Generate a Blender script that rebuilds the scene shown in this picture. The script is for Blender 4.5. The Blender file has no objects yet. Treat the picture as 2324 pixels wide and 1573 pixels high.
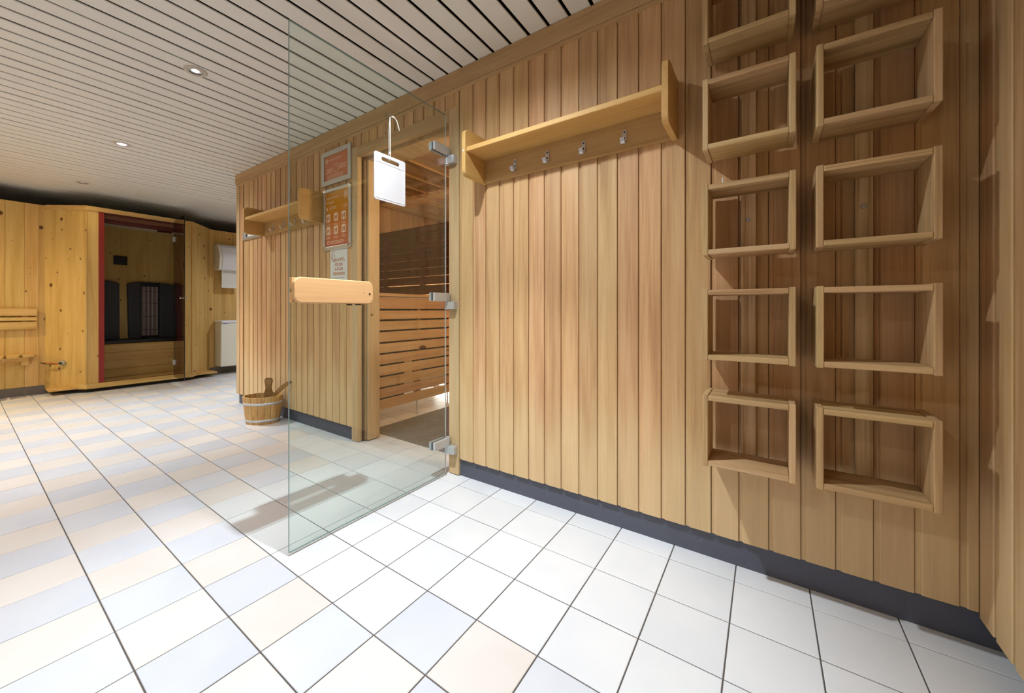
import bpy, bmesh, math, random
from mathutils import Vector, Matrix, Euler
random.seed(7)
SC = bpy.context.scene
COL = SC.collection
PI = math.pi

# ------------------------------------------------------------------ camera
FPX, YAW, SX, SY = 859.94, -0.60314, -17.17, -83.68
CAM = Vector((1.284, -1.546, 0.8916))
cd = bpy.data.cameras.new('camera'); cam = bpy.data.objects.new('camera', cd); COL.objects.link(cam)
cd.sensor_fit = 'HORIZONTAL'; cd.sensor_width = 36.0; cd.lens = FPX / 2324 * 36.0
cd.shift_x = -SX / 2324; cd.shift_y = SY / 2324
cd.clip_start = 0.02; cd.clip_end = 60
cam.location = CAM
cam.rotation_euler = (PI / 2, 0, -YAW)
SC.camera = cam
# ------------------------------------------------------------------ world / exposure
w = bpy.data.worlds.new('world'); SC.world = w; w.use_nodes = True
w.node_tree.nodes['Background'].inputs[0].default_value = (0.9, 0.85, 0.8, 1)
w.node_tree.nodes['Background'].inputs[1].default_value = 0.02
SC.view_settings.view_transform = 'Standard'
SC.view_settings.look = 'None'
SC.view_settings.gamma = 1.0
SC.view_settings.use_curve_mapping = False
SC.view_settings.exposure = 0.17
SC.cycles.use_denoising = True
SC.cycles.max_bounces = 6
SC.cycles.diffuse_bounces = 3
SC.cycles.glossy_bounces = 2
SC.cycles.transparent_max_bounces = 12
SC.cycles.use_adaptive_sampling = True
SC.cycles.adaptive_threshold = 0.08
SC.cycles.adaptive_min_samples = 12
SC.cycles.caustics_reflective = False
SC.cycles.caustics_refractive = False

# lamp positions on the ceiling (x, y, on?, colour, watts)
HC = 2.175
COOL, NEUT, WARM = (0.84, 0.93, 1.0), (0.97, 0.97, 1.0), (1.0, 0.80, 0.46)
LAMPS = [
    (0.336, -0.81, 'on', COOL, (112, 74), 'bright ceiling downlight above the tiles beside the open glass door'),
    (-1.241, -0.81, 'dim', NEUT, (4, 6), 'recessed ceiling downlight with dark inner rim and dim warm bulb'),
    (-2.82, -0.81, 'on', COOL, (95, 45), 'brightly glaring cold white ceiling downlight in the middle of the row'),
    (-4.395, -0.81, 'dim', WARM, (3, 5), 'smallest and farthest ceiling downlight, close to the pine cabin'),
    (-4.30, -2.40, 'on', WARM, (90, 100), 'warm ceiling downlight over the pine wall seat'),  # out of view, added to light the far pine wall warmly
    (-1.70, -2.40, 'on', NEUT, (12, 58), 'lit ceiling downlight of the second row, over the middle of the tiled floor'),  # out of view, added to raise the overall brightness
    (0.336, -2.40, 'on', NEUT, (4, 46), 'lit ceiling downlight of the second row, at the end near the right wall'),  # unseen fill lamp, added for ambient light from the room side
    (-3.70, 1.30, 'on', COOL, (60, 60), 'ceiling downlight round the corner near the towel dispenser'),  # unseen, added to brighten the passage and the dispenser
]

# ------------------------------------------------------------------ helpers
def link(o, parent=None):
    COL.objects.link(o)
    if parent is not None: o.parent = parent
    return o

def tag(o, label=None, cat=None, group=None, kind=None):
    if label: o['label'] = label
    if cat: o['category'] = cat
    if group: o['group'] = group
    if kind: o['kind'] = kind
    return o

def thing(name, label, cat, loc=(0, 0, 0), group=None, rz=0.0, kind=None):
    o = bpy.data.objects.new(name, None); o.location = loc; o.rotation_euler = (0, 0, rz)
    o.empty_display_size = 0.05
    link(o); tag(o, label, cat, group, kind)
    return o

class MB:
    def __init__(s): s.v = []; s.f = []; s.mi = []
    def add(s, vs, fs, mi=0):
        n = len(s.v); s.v += [tuple(v) for v in vs]
        for f in fs: s.f.append(tuple(i + n for i in f)); s.mi.append(mi)
        return s
    def box(s, x0, x1, y0, y1, z0, z1, mi=0):
        return s.add([(x0,y0,z0),(x1,y0,z0),(x1,y1,z0),(x0,y1,z0),(x0,y0,z1),(x1,y0,z1),(x1,y1,z1),(x0,y1,z1)],
                     [(0,3,2,1),(4,5,6,7),(0,1,5,4),(1,2,6,5),(2,3,7,6),(3,0,4,7)], mi)
    def prism(s, poly, axis, a0, a1, mi=0):
        # poly: list of 2D points; axis: extruded axis ('x': poly=(y,z); 'y': poly=(x,z); 'z': poly=(x,y))
        def P(p, a):
            return {'x': (a, p[0], p[1]), 'y': (p[0], a, p[1]), 'z': (p[0], p[1], a)}[axis]
        n = len(poly)
        vs = [P(p, a0) for p in poly] + [P(p, a1) for p in poly]
        fs = [tuple(range(n))[::-1], tuple(range(n, 2 * n))]
        for i in range(n): fs.append((i, (i + 1) % n, n + (i + 1) % n, n + i))
        return s.add(vs, fs, mi)
    def tube(s, pts, r, seg=8, mi=0, caps=True):
        pts = [Vector(p) for p in pts]; n = len(pts)
        rr = r if isinstance(r, (list, tuple)) else [r] * n
        vs = []; up = None
        for i, p in enumerate(pts):
            t = (pts[min(i + 1, n - 1)] - pts[max(i - 1, 0)]).normalized()
            if up is None:
                a = Vector((0, 0, 1)) if abs(t.z) < .9 else Vector((1, 0, 0))
                up = t.cross(a).normalized()
            up = (up - t * up.dot(t)).normalized(); b = t.cross(up)
            for k in range(seg):
                c = 2 * PI * k / seg
                vs.append(p + (up * math.cos(c) + b * math.sin(c)) * rr[i])
        fs = []
        for i in range(n - 1):
            for k in range(seg):
                fs.append((i*seg+k, i*seg+(k+1)%seg, (i+1)*seg+(k+1)%seg, (i+1)*seg+k))
        if caps: fs += [tuple(range(seg))[::-1], tuple(range((n-1)*seg, n*seg))]
        return s.add(vs, fs, mi)
    def lathe(s, prof, c=(0, 0, 0), seg=24, sx=1.0, sy=1.0, mi=0, axis='z'):
        vs = []; n = len(prof)
        for r, z in prof:
            for k in range(seg):
                a = 2 * PI * k / seg
                q = (r * math.cos(a) * sx, r * math.sin(a) * sy, z)
                if axis == 'y': q = (q[0], -q[2], q[1])
                if axis == 'x': q = (q[2], q[0], q[1])
                vs.append((q[0] + c[0], q[1] + c[1], q[2] + c[2]))
        fs = []
        for i in range(n - 1):
            for k in range(seg):
                fs.append((i*seg+k, i*seg+(k+1)%seg, (i+1)*seg+(k+1)%seg, (i+1)*seg+k))
        return s.add(vs, fs, mi)
    def mesh(s, name, mats, bevel=0.0, seg=2, smooth=False):
        me = bpy.data.meshes.new(name)
        me.from_pydata(s.v, [], s.f)
        for m in (mats if isinstance(mats, (list, tuple)) else [mats]): me.materials.append(m)
        for p, i in zip(me.polygons, s.mi): p.material_index = i
        bm = bmesh.new(); bm.from_mesh(me)
        bmesh.ops.recalc_face_normals(bm, faces=bm.faces)
        if bevel > 0:
            es = [e for e in bm.edges if len(e.link_faces) == 2 and e.calc_face_angle(0) > 0.6]
            bmesh.ops.bevel(bm, geom=es, offset=bevel, segments=seg, affect='EDGES', profile=0.5, clamp_overlap=True)
        bm.to_mesh(me); bm.free()
        if smooth:
            for p in me.polygons: p.use_smooth = True
            me.set_sharp_from_angle(angle=0.6)
        me.update()
        return me
    def build(s, name, mats, parent=None, bevel=0.0, seg=2, smooth=False, loc=None):
        o = bpy.data.objects.new(name, s.mesh(name, mats, bevel, seg, smooth))
        if loc: o.location = loc
        return link(o, parent)

def inst(name, me, parent=None, loc=(0, 0, 0), rot=(0, 0, 0)):
    o = bpy.data.objects.new(name, me); o.location = loc; o.rotation_euler = rot
    return link(o, parent)

def rrect(x0, x1, y0, y1, r, n=5, corners=(1, 1, 1, 1)):
    # rounded rectangle; corners order: (x0,y0),(x1,y0),(x1,y1),(x0,y1)
    out = []
    C = [((x0, y0), (x0 + r, y0 + r), PI), ((x1, y0), (x1 - r, y0 + r), 1.5 * PI), ((x1, y1), (x1 - r, y1 - r), 0), ((x0, y1), (x0 + r, y1 - r), .5 * PI)]
    for k, (c, o, a) in enumerate(C):
        if corners[k]:
            for i in range(n + 1):
                t = a + .5 * PI * i / n
                out.append((o[0] + r * math.cos(t), o[1] + r * math.sin(t)))
        else: out.append(c)
    return out

# ------------------------------------------------------------------ materials
def srgb(r, g, b):
    f = lambda c: (c / 255 / 12.92) if c <= 10 else ((c / 255 + .055) / 1.055) ** 2.4
    return (f(r), f(g), f(b), 1)

def newmat(name):
    m = bpy.data.materials.new(name); m.use_nodes = True
    nt = m.node_tree; b = nt.nodes['Principled BSDF']
    return m, nt, b

def plain(name, col, rough=0.5, metal=0.0, noise=0.0, nscale=30, spec=None):
    m, nt, b = newmat(name)
    b.inputs['Base Color'].default_value = col
    b.inputs['Roughness'].default_value = rough
    b.inputs['Metallic'].default_value = metal
    if spec is not None: b.inputs['Specular IOR Level'].default_value = spec
    if noise > 0:
        tc = nt.nodes.new('ShaderNodeTexCoord'); n = nt.nodes.new('ShaderNodeTexNoise')
        n.inputs['Scale'].default_value = nscale; n.inputs['Detail'].default_value = 4
        nt.links.new(tc.outputs['Object'], n.inputs['Vector'])
        mx = nt.nodes.new('ShaderNodeMix'); mx.data_type = 'RGBA'
        mx.inputs['A'].default_value = tuple(c * (1 - noise) for c in col[:3]) + (1,)
        mx.inputs['B'].default_value = tuple(min(1, c * (1 + noise)) for c in col[:3]) + (1,)
        nt.links.new(n.outputs['Fac'], mx.inputs['Factor'])
        nt.links.new(mx.outputs['Result'], b.inputs['Base Color'])
    return m

def emit(name, col, strength):
    m, nt, b = newmat(name)
    b.inputs['Base Color'].default_value = col
    b.inputs['Emission Color'].default_value = col
    b.inputs['Emission Strength'].default_value = strength
    return m

def wood(name, dark, mid, light, axis='z', fine=1.0, var=0.16, hue=0.012, rough=0.55, knots=0.0, kscale=(6, 6, 2.6), kcol=None, streak=1.0, bleach=None):
    m, nt, b = newmat(name); N = nt.nodes.new; L = nt.links.new
    tc = N('ShaderNodeTexCoord'); oi = N('ShaderNodeObjectInfo')
    mul = N('ShaderNodeVectorMath'); mul.operation = 'SCALE'
    mul.inputs[0].default_value = (13.7, 7.3, 9.1); L(oi.outputs['Random'], mul.inputs['Scale'])
    add = N('ShaderNodeVectorMath'); add.operation = 'ADD'
    L(tc.outputs['Object'], add.inputs[0]); L(mul.outputs[0], add.inputs[1])
    def mapped(across, along):
        mp = N('ShaderNodeMapping'); s = [across] * 3; s['xyz'.index(axis)] = along
        mp.inputs['Scale'].default_value = s; L(add.outputs[0], mp.inputs['Vector']); return mp
    n1 = N('ShaderNodeTexNoise'); n1.inputs['Scale'].default_value = 1.0; n1.inputs['Detail'].default_value = 2; n1.inputs['Distortion'].default_value = 0.6
    L(mapped(26 * fine, 1.1).outputs[0], n1.inputs['Vector'])
    n2 = N('ShaderNodeTexNoise'); n2.inputs['Scale'].default_value = 1.0; n2.inputs['Detail'].default_value = 3; n2.inputs['Roughness'].default_value = .65
    L(mapped(150 * fine, 4.0).outputs[0], n2.inputs['Vector'])
    mixn = N('ShaderNodeMix'); mixn.inputs['Factor'].default_value = 0.38
    L(n1.outputs['Fac'], mixn.inputs['A']); L(n2.outputs['Fac'], mixn.inputs['B'])
    rp = N('ShaderNodeValToRGB'); e = rp.color_ramp.elements
    e[0].position = 0.5 - 0.17 * streak; e[0].color = dark; e[1].position = 0.5 + 0.17 * streak; e[1].color = light
    k = e.new(0.5); k.color = mid
    L(mixn.outputs['Result'], rp.inputs['Fac'])
    hs = N('ShaderNodeHueSaturation')
    mr = N('ShaderNodeMapRange'); mr.inputs['To Min'].default_value = 1 - var; mr.inputs['To Max'].default_value = 1 + var * .8
    L(oi.outputs['Random'], mr.inputs['Value']); L(mr.outputs[0], hs.inputs['Value'])
    m2 = N('ShaderNodeMath'); m2.operation = 'MULTIPLY'; m2.inputs[1].default_value = 7.31; L(oi.outputs['Random'], m2.inputs[0])
    m3 = N('ShaderNodeMath'); m3.operation = 'FRACT'; L(m2.outputs[0], m3.inputs[0])
    mh = N('ShaderNodeMapRange'); mh.inputs['To Min'].default_value = .5 - hue; mh.inputs['To Max'].default_value = .5 + hue
    L(m3.outputs[0], mh.inputs['Value']); L(mh.outputs[0], hs.inputs['Hue'])
    L(rp.outputs['Color'], hs.inputs['Color'])
    out = hs.outputs['Color']
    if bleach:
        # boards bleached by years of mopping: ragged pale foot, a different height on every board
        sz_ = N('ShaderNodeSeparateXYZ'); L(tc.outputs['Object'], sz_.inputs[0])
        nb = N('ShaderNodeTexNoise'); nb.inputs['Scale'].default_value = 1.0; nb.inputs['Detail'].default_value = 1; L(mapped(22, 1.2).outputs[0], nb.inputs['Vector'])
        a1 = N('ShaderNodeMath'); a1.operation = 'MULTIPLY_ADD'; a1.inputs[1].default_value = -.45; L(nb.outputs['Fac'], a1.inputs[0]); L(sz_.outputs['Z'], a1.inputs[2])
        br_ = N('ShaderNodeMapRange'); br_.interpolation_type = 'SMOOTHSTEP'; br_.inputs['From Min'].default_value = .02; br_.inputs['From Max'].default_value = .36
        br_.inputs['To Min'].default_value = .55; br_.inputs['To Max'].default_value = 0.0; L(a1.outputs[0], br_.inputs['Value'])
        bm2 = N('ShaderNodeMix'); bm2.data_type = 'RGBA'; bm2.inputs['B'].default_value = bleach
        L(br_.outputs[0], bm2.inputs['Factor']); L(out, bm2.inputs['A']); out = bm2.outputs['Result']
    if knots > 0:
        mp = N('ShaderNodeMapping'); mp.inputs['Scale'].default_value = kscale; L(add.outputs[0], mp.inputs['Vector'])
        vo = N('ShaderNodeTexVoronoi'); vo.inputs['Scale'].default_value = 1.0; vo.inputs['Randomness'].default_value = 1.0
        L(mp.outputs[0], vo.inputs['Vector'])
        sp = N('ShaderNodeSeparateColor'); L(vo.outputs['Color'], sp.inputs['Color'])
        sz = N('ShaderNodeMapRange'); sz.inputs['From Min'].default_value = 1 - knots; sz.inputs['From Max'].default_value = 1.0
        sz.inputs['To Min'].default_value = 0.0; sz.inputs['To Max'].default_value = 0.17
        L(sp.outputs['Red'], sz.inputs['Value'])
        sub = N('ShaderNodeMath'); sub.operation = 'SUBTRACT'; L(sz.outputs[0], sub.inputs[0]); L(vo.outputs['Distance'], sub.inputs[1])
        kr = N('ShaderNodeMapRange'); kr.inputs['From Min'].default_value = -0.05; kr.inputs['From Max'].default_value = 0.03; L(sub.outputs[0], kr.inputs['Value'])
        km = N('ShaderNodeMix'); km.data_type = 'RGBA'; km.inputs['B'].default_value = kcol or srgb(92, 52, 18)
        L(kr.outputs[0], km.inputs['Factor']); L(out, km.inputs['A']); out = km.outputs['Result']
    L(out, b.inputs['Base Color'])
    b.inputs['Roughness'].default_value = rough
    b.inputs['Specular IOR Level'].default_value = 0.35
    return m

def glass(name, tint, ior=1.5, edge=None):
    # thin architectural pane: every face mixes straight transmission and mirror reflection by Fresnel
    m = bpy.data.materials.new(name); m.use_nodes = True; nt = m.node_tree; nt.nodes.clear(); N = nt.nodes.new; L = nt.links.new
    o = N('ShaderNodeOutputMaterial'); mx = N('ShaderNodeMixShader')
    tr = N('ShaderNodeBsdfTransparent'); tr.inputs[0].default_value = tint
    gl = N('ShaderNodeBsdfGlossy'); gl.inputs['Roughness'].default_value = 0.0; gl.inputs['Color'].default_value = (1, 1, 1, 1)
    fr = N('ShaderNodeFresnel'); ge = N('ShaderNodeNewGeometry')
    mr = N('ShaderNodeMapRange'); mr.inputs['To Min'].default_value = ior; mr.inputs['To Max'].default_value = 1 / ior
    L(ge.outputs['Backfacing'], mr.inputs['Value']); L(mr.outputs[0], fr.inputs['IOR'])
    L(fr.outputs[0], mx.inputs[0]); L(tr.outputs[0], mx.inputs[1]); L(gl.outputs[0], mx.inputs[2]); L(mx.outputs[0], o.inputs[0])
    return m

M = {}
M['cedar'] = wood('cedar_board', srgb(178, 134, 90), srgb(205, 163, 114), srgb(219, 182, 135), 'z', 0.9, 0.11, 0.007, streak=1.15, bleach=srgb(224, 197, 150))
M['cedar_x'] = wood('cedar_trim', srgb(172, 138, 94), srgb(192, 158, 112), srgb(204, 172, 126), 'x', 0.8, 0.04, 0.004, streak=1.3)
M['cedar_post'] = wood('cedar_post', srgb(184, 152, 110), srgb(206, 176, 132), srgb(218, 192, 150), 'z', 0.7, 0.04, 0.004, streak=1.3)
M['ply'] = wood('rack_plywood', srgb(190, 144, 76), srgb(208, 164, 94), srgb(220, 180, 112), 'x', 0.6, 0.05, 0.006, streak=1.5)
M['ash'] = wood('ash_box', srgb(162, 128, 84), srgb(202, 166, 118), srgb(216, 184, 136), 'x', 1.3, 0.08, 0.008)
M['ash_z'] = wood('ash_box_upright', srgb(162, 128, 84), srgb(204, 168, 120), srgb(216, 184, 136), 'z', 1.3, 0.08, 0.008)
M['batten'] = wood('batten_wood', srgb(176, 144, 100), srgb(214, 182, 138), srgb(224, 196, 154), 'z', 2.2, 0.05, 0.006, streak=.7)
M['beech'] = wood('beech_handle', srgb(206, 158, 108), srgb(214, 168, 118), srgb(222, 178, 128), 'y', 1.5, 0.02, 0.003, rough=.35)
M['pine'] = wood('knotty_pine', srgb(196, 152, 82), srgb(216, 176, 104), srgb(228, 192, 124), 'z', 0.6, 0.07, 0.006, knots=0.85, kscale=(11, 11, 8), kcol=srgb(104, 64, 26), streak=1.3)
M['pine_x'] = wood('pine_trim', srgb(200, 156, 86), srgb(216, 176, 106), srgb(226, 190, 124), 'y', 0.6, 0.05, 0.006)
M['sauna'] = wood('sauna_spruce', srgb(184, 144, 98), srgb(202, 164, 118), srgb(214, 178, 132), 'y', 0.7, 0.08, 0.008, knots=0.15, kscale=(8, 4, 8))
M['sauna_z'] = wood('sauna_lining', srgb(184, 144, 98), srgb(202, 164, 118), srgb(214, 178, 132), 'z', 0.7, 0.09, 0.008, knots=0.3, kscale=(8, 8, 4))
M['sauna_dark'] = wood('sauna_backrest', srgb(86, 54, 32), srgb(106, 68, 42), srgb(122, 80, 52), 'x', 0.7, 0.08, 0.006)
M['bucketwood'] = wood('bucket_wood', srgb(172, 126, 66), srgb(200, 158, 96), srgb(218, 182, 122), 'z', 2.0, 0.08, 0.006)
M['ladlewood'] = wood('ladle_wood', srgb(120, 90, 48), srgb(146, 112, 64), srgb(160, 126, 78), 'x', 2.0, 0.03, 0.004)
M['seal'] = plain('brown_door_seal', srgb(92, 66, 38), 0.7)
M['backing'] = plain('board_gap_backing', srgb(104, 74, 44), 0.9)
M['skirt'] = plain('dark_grey_skirting', srgb(84, 86, 98), 0.6, noise=0.12, nscale=60)
M['grey_skirt'] = plain('grey_skirting', srgb(120, 112, 104), 0.7, noise=0.08)
M['grout'] = plain('grey_grout', srgb(92, 84, 78), 0.9, noise=0.1, nscale=40)
M['slat'] = plain('ceiling_slat_paint', srgb(237, 235, 229), 0.45, noise=0.03, nscale=9)
M['void'] = plain('ceiling_void', srgb(34, 32, 34), 0.9)
M['wallpaint'] = plain('white_wall_paint', srgb(232, 224, 212), 0.8, noise=0.03)
M['steel'] = plain('brushed_steel', srgb(206, 209, 212), 0.38, 0.55)
M['alu'] = plain('aluminium', srgb(206, 206, 204), 0.38, 0.85)
M['chrome'] = plain('chrome', srgb(230, 230, 232), 0.15, 1.0)
M['rubber'] = plain('black_rubber', srgb(30, 32, 34), 0.7)
M['screw'] = plain('zinc_screw', srgb(170, 170, 172), 0.4, 0.9)
M['darkscrew'] = plain('dark_screw', srgb(62, 56, 52), 0.5, 0.6)
M['hook'] = plain('hook_white_metal', srgb(206, 206, 210), 0.35, 0.3)
M['white'] = plain('white_plastic', srgb(236, 236, 240), 0.4)
M['offwhite'] = plain('cream_plastic', srgb(236, 232, 216), 0.45)
M['paper'] = plain('white_paper', srgb(228, 226, 220), 0.8, noise=0.04)
M['towel'] = plain('paper_towel', srgb(234, 232, 224), 0.9, noise=0.04, nscale=200)
M['string'] = plain('white_string', srgb(238, 234, 226), 0.8)
M['mat'] = plain('grey_rubber_mat', srgb(136, 128, 124), 0.5, noise=0.1)
M['red'] = plain('dark_red_paint', srgb(138, 34, 24), 0.5, noise=0.08)
M['redbrown'] = plain('red_brown_board', srgb(124, 82, 56), 0.6)
M['reddark'] = plain('deep_red_board', srgb(84, 24, 18), 0.6)
M['heater'] = plain('charcoal_backrest', srgb(58, 60, 66), 0.55, noise=0.1, nscale=80)
M['black'] = plain('black_panel', srgb(20, 20, 22), 0.5)
M['grille'] = plain('heater_grille', srgb(226, 208, 202), 0.4, 0.1)
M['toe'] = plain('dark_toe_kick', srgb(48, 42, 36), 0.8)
M['orange'] = plain('orange_cable', srgb(190, 92, 30), 0.5)
M['clear'] = plain('clear_plug', srgb(168, 164, 150), 0.25)
M['ringpaint'] = plain('lamp_ring_paint', srgb(206, 196, 184), 0.4)
M['lampdark'] = plain('lamp_inner_dark', srgb(40, 38, 36), 0.5)
M['bulb_cool'] = emit('bulb_cold_white', (0.80, 0.90, 1, 1), 22)
M['bulb_neut'] = emit('bulb_neutral', (1, 0.93, 0.82, 1), 14)
M['bulb_dim'] = emit('bulb_dim', (1, 0.92, 0.74, 1), 8.0)
M['led'] = emit('warm_led_strip', (1, 0.66, 0.42, 1), 26)
M['tube'] = emit('white_tube_lamp', (1, 0.93, 0.88, 1), 90)
for k_ in ('bulb_cool', 'bulb_neut', 'bulb_dim'): M[k_].cycles.emission_sampling = 'NONE'
M['pane'] = glass('clear_door_glass', (0.935, 0.980, 0.965, 1))
M['smoke'] = glass('smoked_glass', (0.52, 0.46, 0.40, 1))
M['paneedge2'] = plain('pale_glass_edge', srgb(196, 198, 192), 0.2)
M['paneedge'] = plain('green_glass_edge', srgb(120, 150, 146), 0.15)
M['smokeedge'] = plain('dark_glass_edge', srgb(34, 26, 24), 0.2)
M['suction'] = glass('clear_suction_cup', (0.85, 0.88, 0.88, 1))
M['print'] = plain('pale_print', srgb(240, 206, 176), 0.7)
M['rust'] = plain('rust_print', srgb(196, 116, 60), 0.8)
M['greyprint'] = plain('grey_print', srgb(166, 150, 142), 0.8)
M['darkprint'] = plain('dark_print', srgb(60, 56, 58), 0.7)
def poster(name, top, bot, z0, z1):
    m, nt, b = newmat(name); N = nt.nodes.new; L = nt.links.new
    tc = N('ShaderNodeTexCoord'); s = N('ShaderNodeSeparateXYZ'); L(tc.outputs['Object'], s.inputs[0])
    mr = N('ShaderNodeMapRange'); mr.inputs['From Min'].default_value = z0; mr.inputs['From Max'].default_value = z1
    L(s.outputs['Z'], mr.inputs['Value']); mx = N('ShaderNodeMix'); mx.data_type = 'RGBA'
    mx.inputs['A'].default_value = bot; mx.inputs['B'].default_value = top
    L(mr.outputs[0], mx.inputs['Factor']); L(mx.outputs['Result'], b.inputs['Base Color']); b.inputs['Roughness'].default_value = 0.3
    return m
M['poster_top'] = poster('orange_poster', srgb(208, 122, 78), srgb(204, 120, 84), 1.80, 2.0)
M['poster_low'] = poster('orange_fade_poster', srgb(204, 132, 22), srgb(198, 96, 62), 1.36, 1.64)

def tilemat(name, a, bcol):
    m, nt, b = newmat(name); N = nt.nodes.new; L = nt.links.new
    tc = N('ShaderNodeTexCoord'); oi = N('ShaderNodeObjectInfo')
    mul = N('ShaderNodeVectorMath'); mul.operation = 'SCALE'; mul.inputs[0].default_value = (31, 17, 0); L(oi.outputs['Random'], mul.inputs['Scale'])
    add = N('ShaderNodeVectorMath'); add.operation = 'ADD'; L(tc.outputs['Object'], add.inputs[0]); L(mul.outputs[0], add.inputs[1])
    n = N('ShaderNodeTexNoise'); n.inputs['Scale'].default_value = 4.0; n.inputs['Detail'].default_value = 2; L(add.outputs[0], n.inputs['Vector'])
    mx = N('ShaderNodeMix'); mx.data_type = 'RGBA'; mx.inputs['A'].default_value = a; mx.inputs['B'].default_value = bcol
    mr = N('ShaderNodeMapRange'); mr.inputs['From Min'].default_value = .35; mr.inputs['From Max'].default_value = .65
    L(n.outputs['Fac'], mr.inputs['Value']); L(mr.outputs[0], mx.inputs['Factor'])
    hs = N('ShaderNodeHueSaturation'); mv = N('ShaderNodeMapRange'); mv.inputs['To Min'].default_value = .95; mv.inputs['To Max'].default_value = 1.04
    L(oi.outputs['Random'], mv.inputs['Value']); L(mv.outputs[0], hs.inputs['Value']); L(mx.outputs['Result'], hs.inputs['Color'])
    L(hs.outputs['Color'], b.inputs['Base Color'])
    b.inputs['Roughness'].default_value = 0.38; b.inputs['Specular IOR Level'].default_value = 0.4
    return m
M['t_white'] = tilemat('white_tile', srgb(228, 228, 229), srgb(221, 222, 225))
M['t_blue'] = tilemat('bluish_tile', srgb(205, 208, 217), srgb(212, 214, 220))
M['t_beige'] = tilemat('beige_tile', srgb(221, 212, 205), srgb(225, 219, 214))

# ------------------------------------------------------------------ the setting: floor
T = 0.2
WOFF = 0.46811 * T                 # first grout line lies this far in front of the skirting
X_R, X_FAR, Y_BACK = 1.75, -6.2, -3.6
flo = MB().box(X_FAR, X_R + .2, Y_BACK, 3.0, -0.06, -0.003).build('floor', M['grout'])
tag(flo, 'square tiled floor of white, bluish and beige tiles with grey joints', 'floor', kind='structure')

def proj(p):
    d = Vector(p) - CAM
    fw = Vector((math.sin(YAW), math.cos(YAW), 0)); rt = Vector((math.cos(YAW), -math.sin(YAW), 0))
    c = d.dot(fw)
    if c < 0.15: return None
    return (1162 + SX + FPX * d.dot(rt) / c, 786.5 + SY - FPX * d.z / c)

def tilecol(i, r):
    white = (r <= 0 and i >= -9) or (r == 1 and i >= -7) or (r in (2, 3) and i >= -4) or (r == 4 and -4 <= i <= 1)
    if r < 0: white = i > -13
    if white: return 't_white'
    return 't_blue' if (i + r) % 2 == 0 else 't_beige'

G = 0.0034
def tilemesh(mat, w, d):
    mb = MB(); h = 0.0018
    x0, x1, y0, y1 = -w/2, w/2, -d/2, d/2; c = 0.0012
    vs = [(x0,y0,-.004),(x1,y0,-.004),(x1,y1,-.004),(x0,y1,-.004),(x0,y0,-c),(x1,y0,-c),(x1,y1,-c),(x0,y1,-c),(x0+c,y0+c,0),(x1-c,y0+c,0),(x1-c,y1-c,0),(x0+c,y1-c,0)]
    fs = [(0,1,5,4),(1,2,6,5),(2,3,7,6),(3,0,4,7),(4,5,9,8),(5,6,10,9),(6,7,11,10),(7,4,8,11),(8,9,10,11)]
    return mb.add(vs, fs).mesh('tile', M[mat])
cands = []
for i in range(-31, 9):
    for r in range(-15, 18):
        x0, x1 = i * T, (i + 1) * T
        y0, y1 = -r * T - WOFF, -(r - 1) * T - WOFF
        # clip to rooms
        if x1 > X_R: x1 = X_R + .1
        if r <= 0 and x0 < -2.9 and y0 > -0.25 and False: continue
        if y1 > 2.9 or y0 < Y_BACK: continue
        if x0 < X_FAR: continue
        cx, cy = (x0 + x1) / 2, (y0 + y1) / 2
        ps = [proj((a, b_, 0)) for a, b_ in ((x0, y0), (x1, y0), (x1, y1), (x0, y1))]
        area = 0
        ok = [p for p in ps if p]
        if ok and any(-30 < p[0] < 2354 and -30 < p[1] < 1603 for p in ok):
            if len(ok) == 4:
                area = abs(sum(ps[k][0] * ps[(k+1) % 4][1] - ps[(k+1) % 4][0] * ps[k][1] for k in range(4))) / 2
            else: area = 1e5
        # hidden behind the sauna front wall (outside the doorway)
        if cy > 0.02 and cx > -2.9:
            d = Vector((cx, cy, 0)) - CAM; t = -CAM.y / d.y; xi = CAM.x + d.x * t
            if not (-1.05 < xi < -0.05): area = 0
        if cx < -2.7:
            d = Vector((cx, cy, 0)) - CAM
            if cy > 0:
                xi = CAM.x - CAM.y / d.y * d.x
                if xi > -2.95: area = 0
        if cx < -5.1: area = 0
        cands.append((area, i, r, x0, x1, y0, y1))
cands.sort(key=lambda c: -c[0])
tm = {}
rest = {}
for n, (area, i, r, x0, x1, y0, y1) in enumerate(cands):
    col = tilecol(i, r)
    if r == 0 and y1 > 0 and not (-1.05 < x0 < -0.05) and x0 > -2.9 and False: pass
    wd, dp = round(x1 - x0 - G, 4), round(y1 - y0 - G, 4)
    if n < 298 and area > 0:
        key = (col, wd, dp)
        if key not in tm: tm[key] = tilemesh(col, wd, dp)
        inst('tile', tm[key], flo, ((x0 + x1) / 2, (y0 + y1) / 2, 0.0 + random.uniform(-.0003, .0003)))
    else:
        rest.setdefault('all', MB()).box(x0 + G/2, x1 - G/2, y0 + G/2, y1 - G/2, -.004, 0, {'t_white': 0, 't_blue': 1, 't_beige': 2}[col])
o = rest['all'].build('tile_field', [M['t_white'], M['t_blue'], M['t_beige']], flo); o['kind'] = 'stuff'

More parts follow.
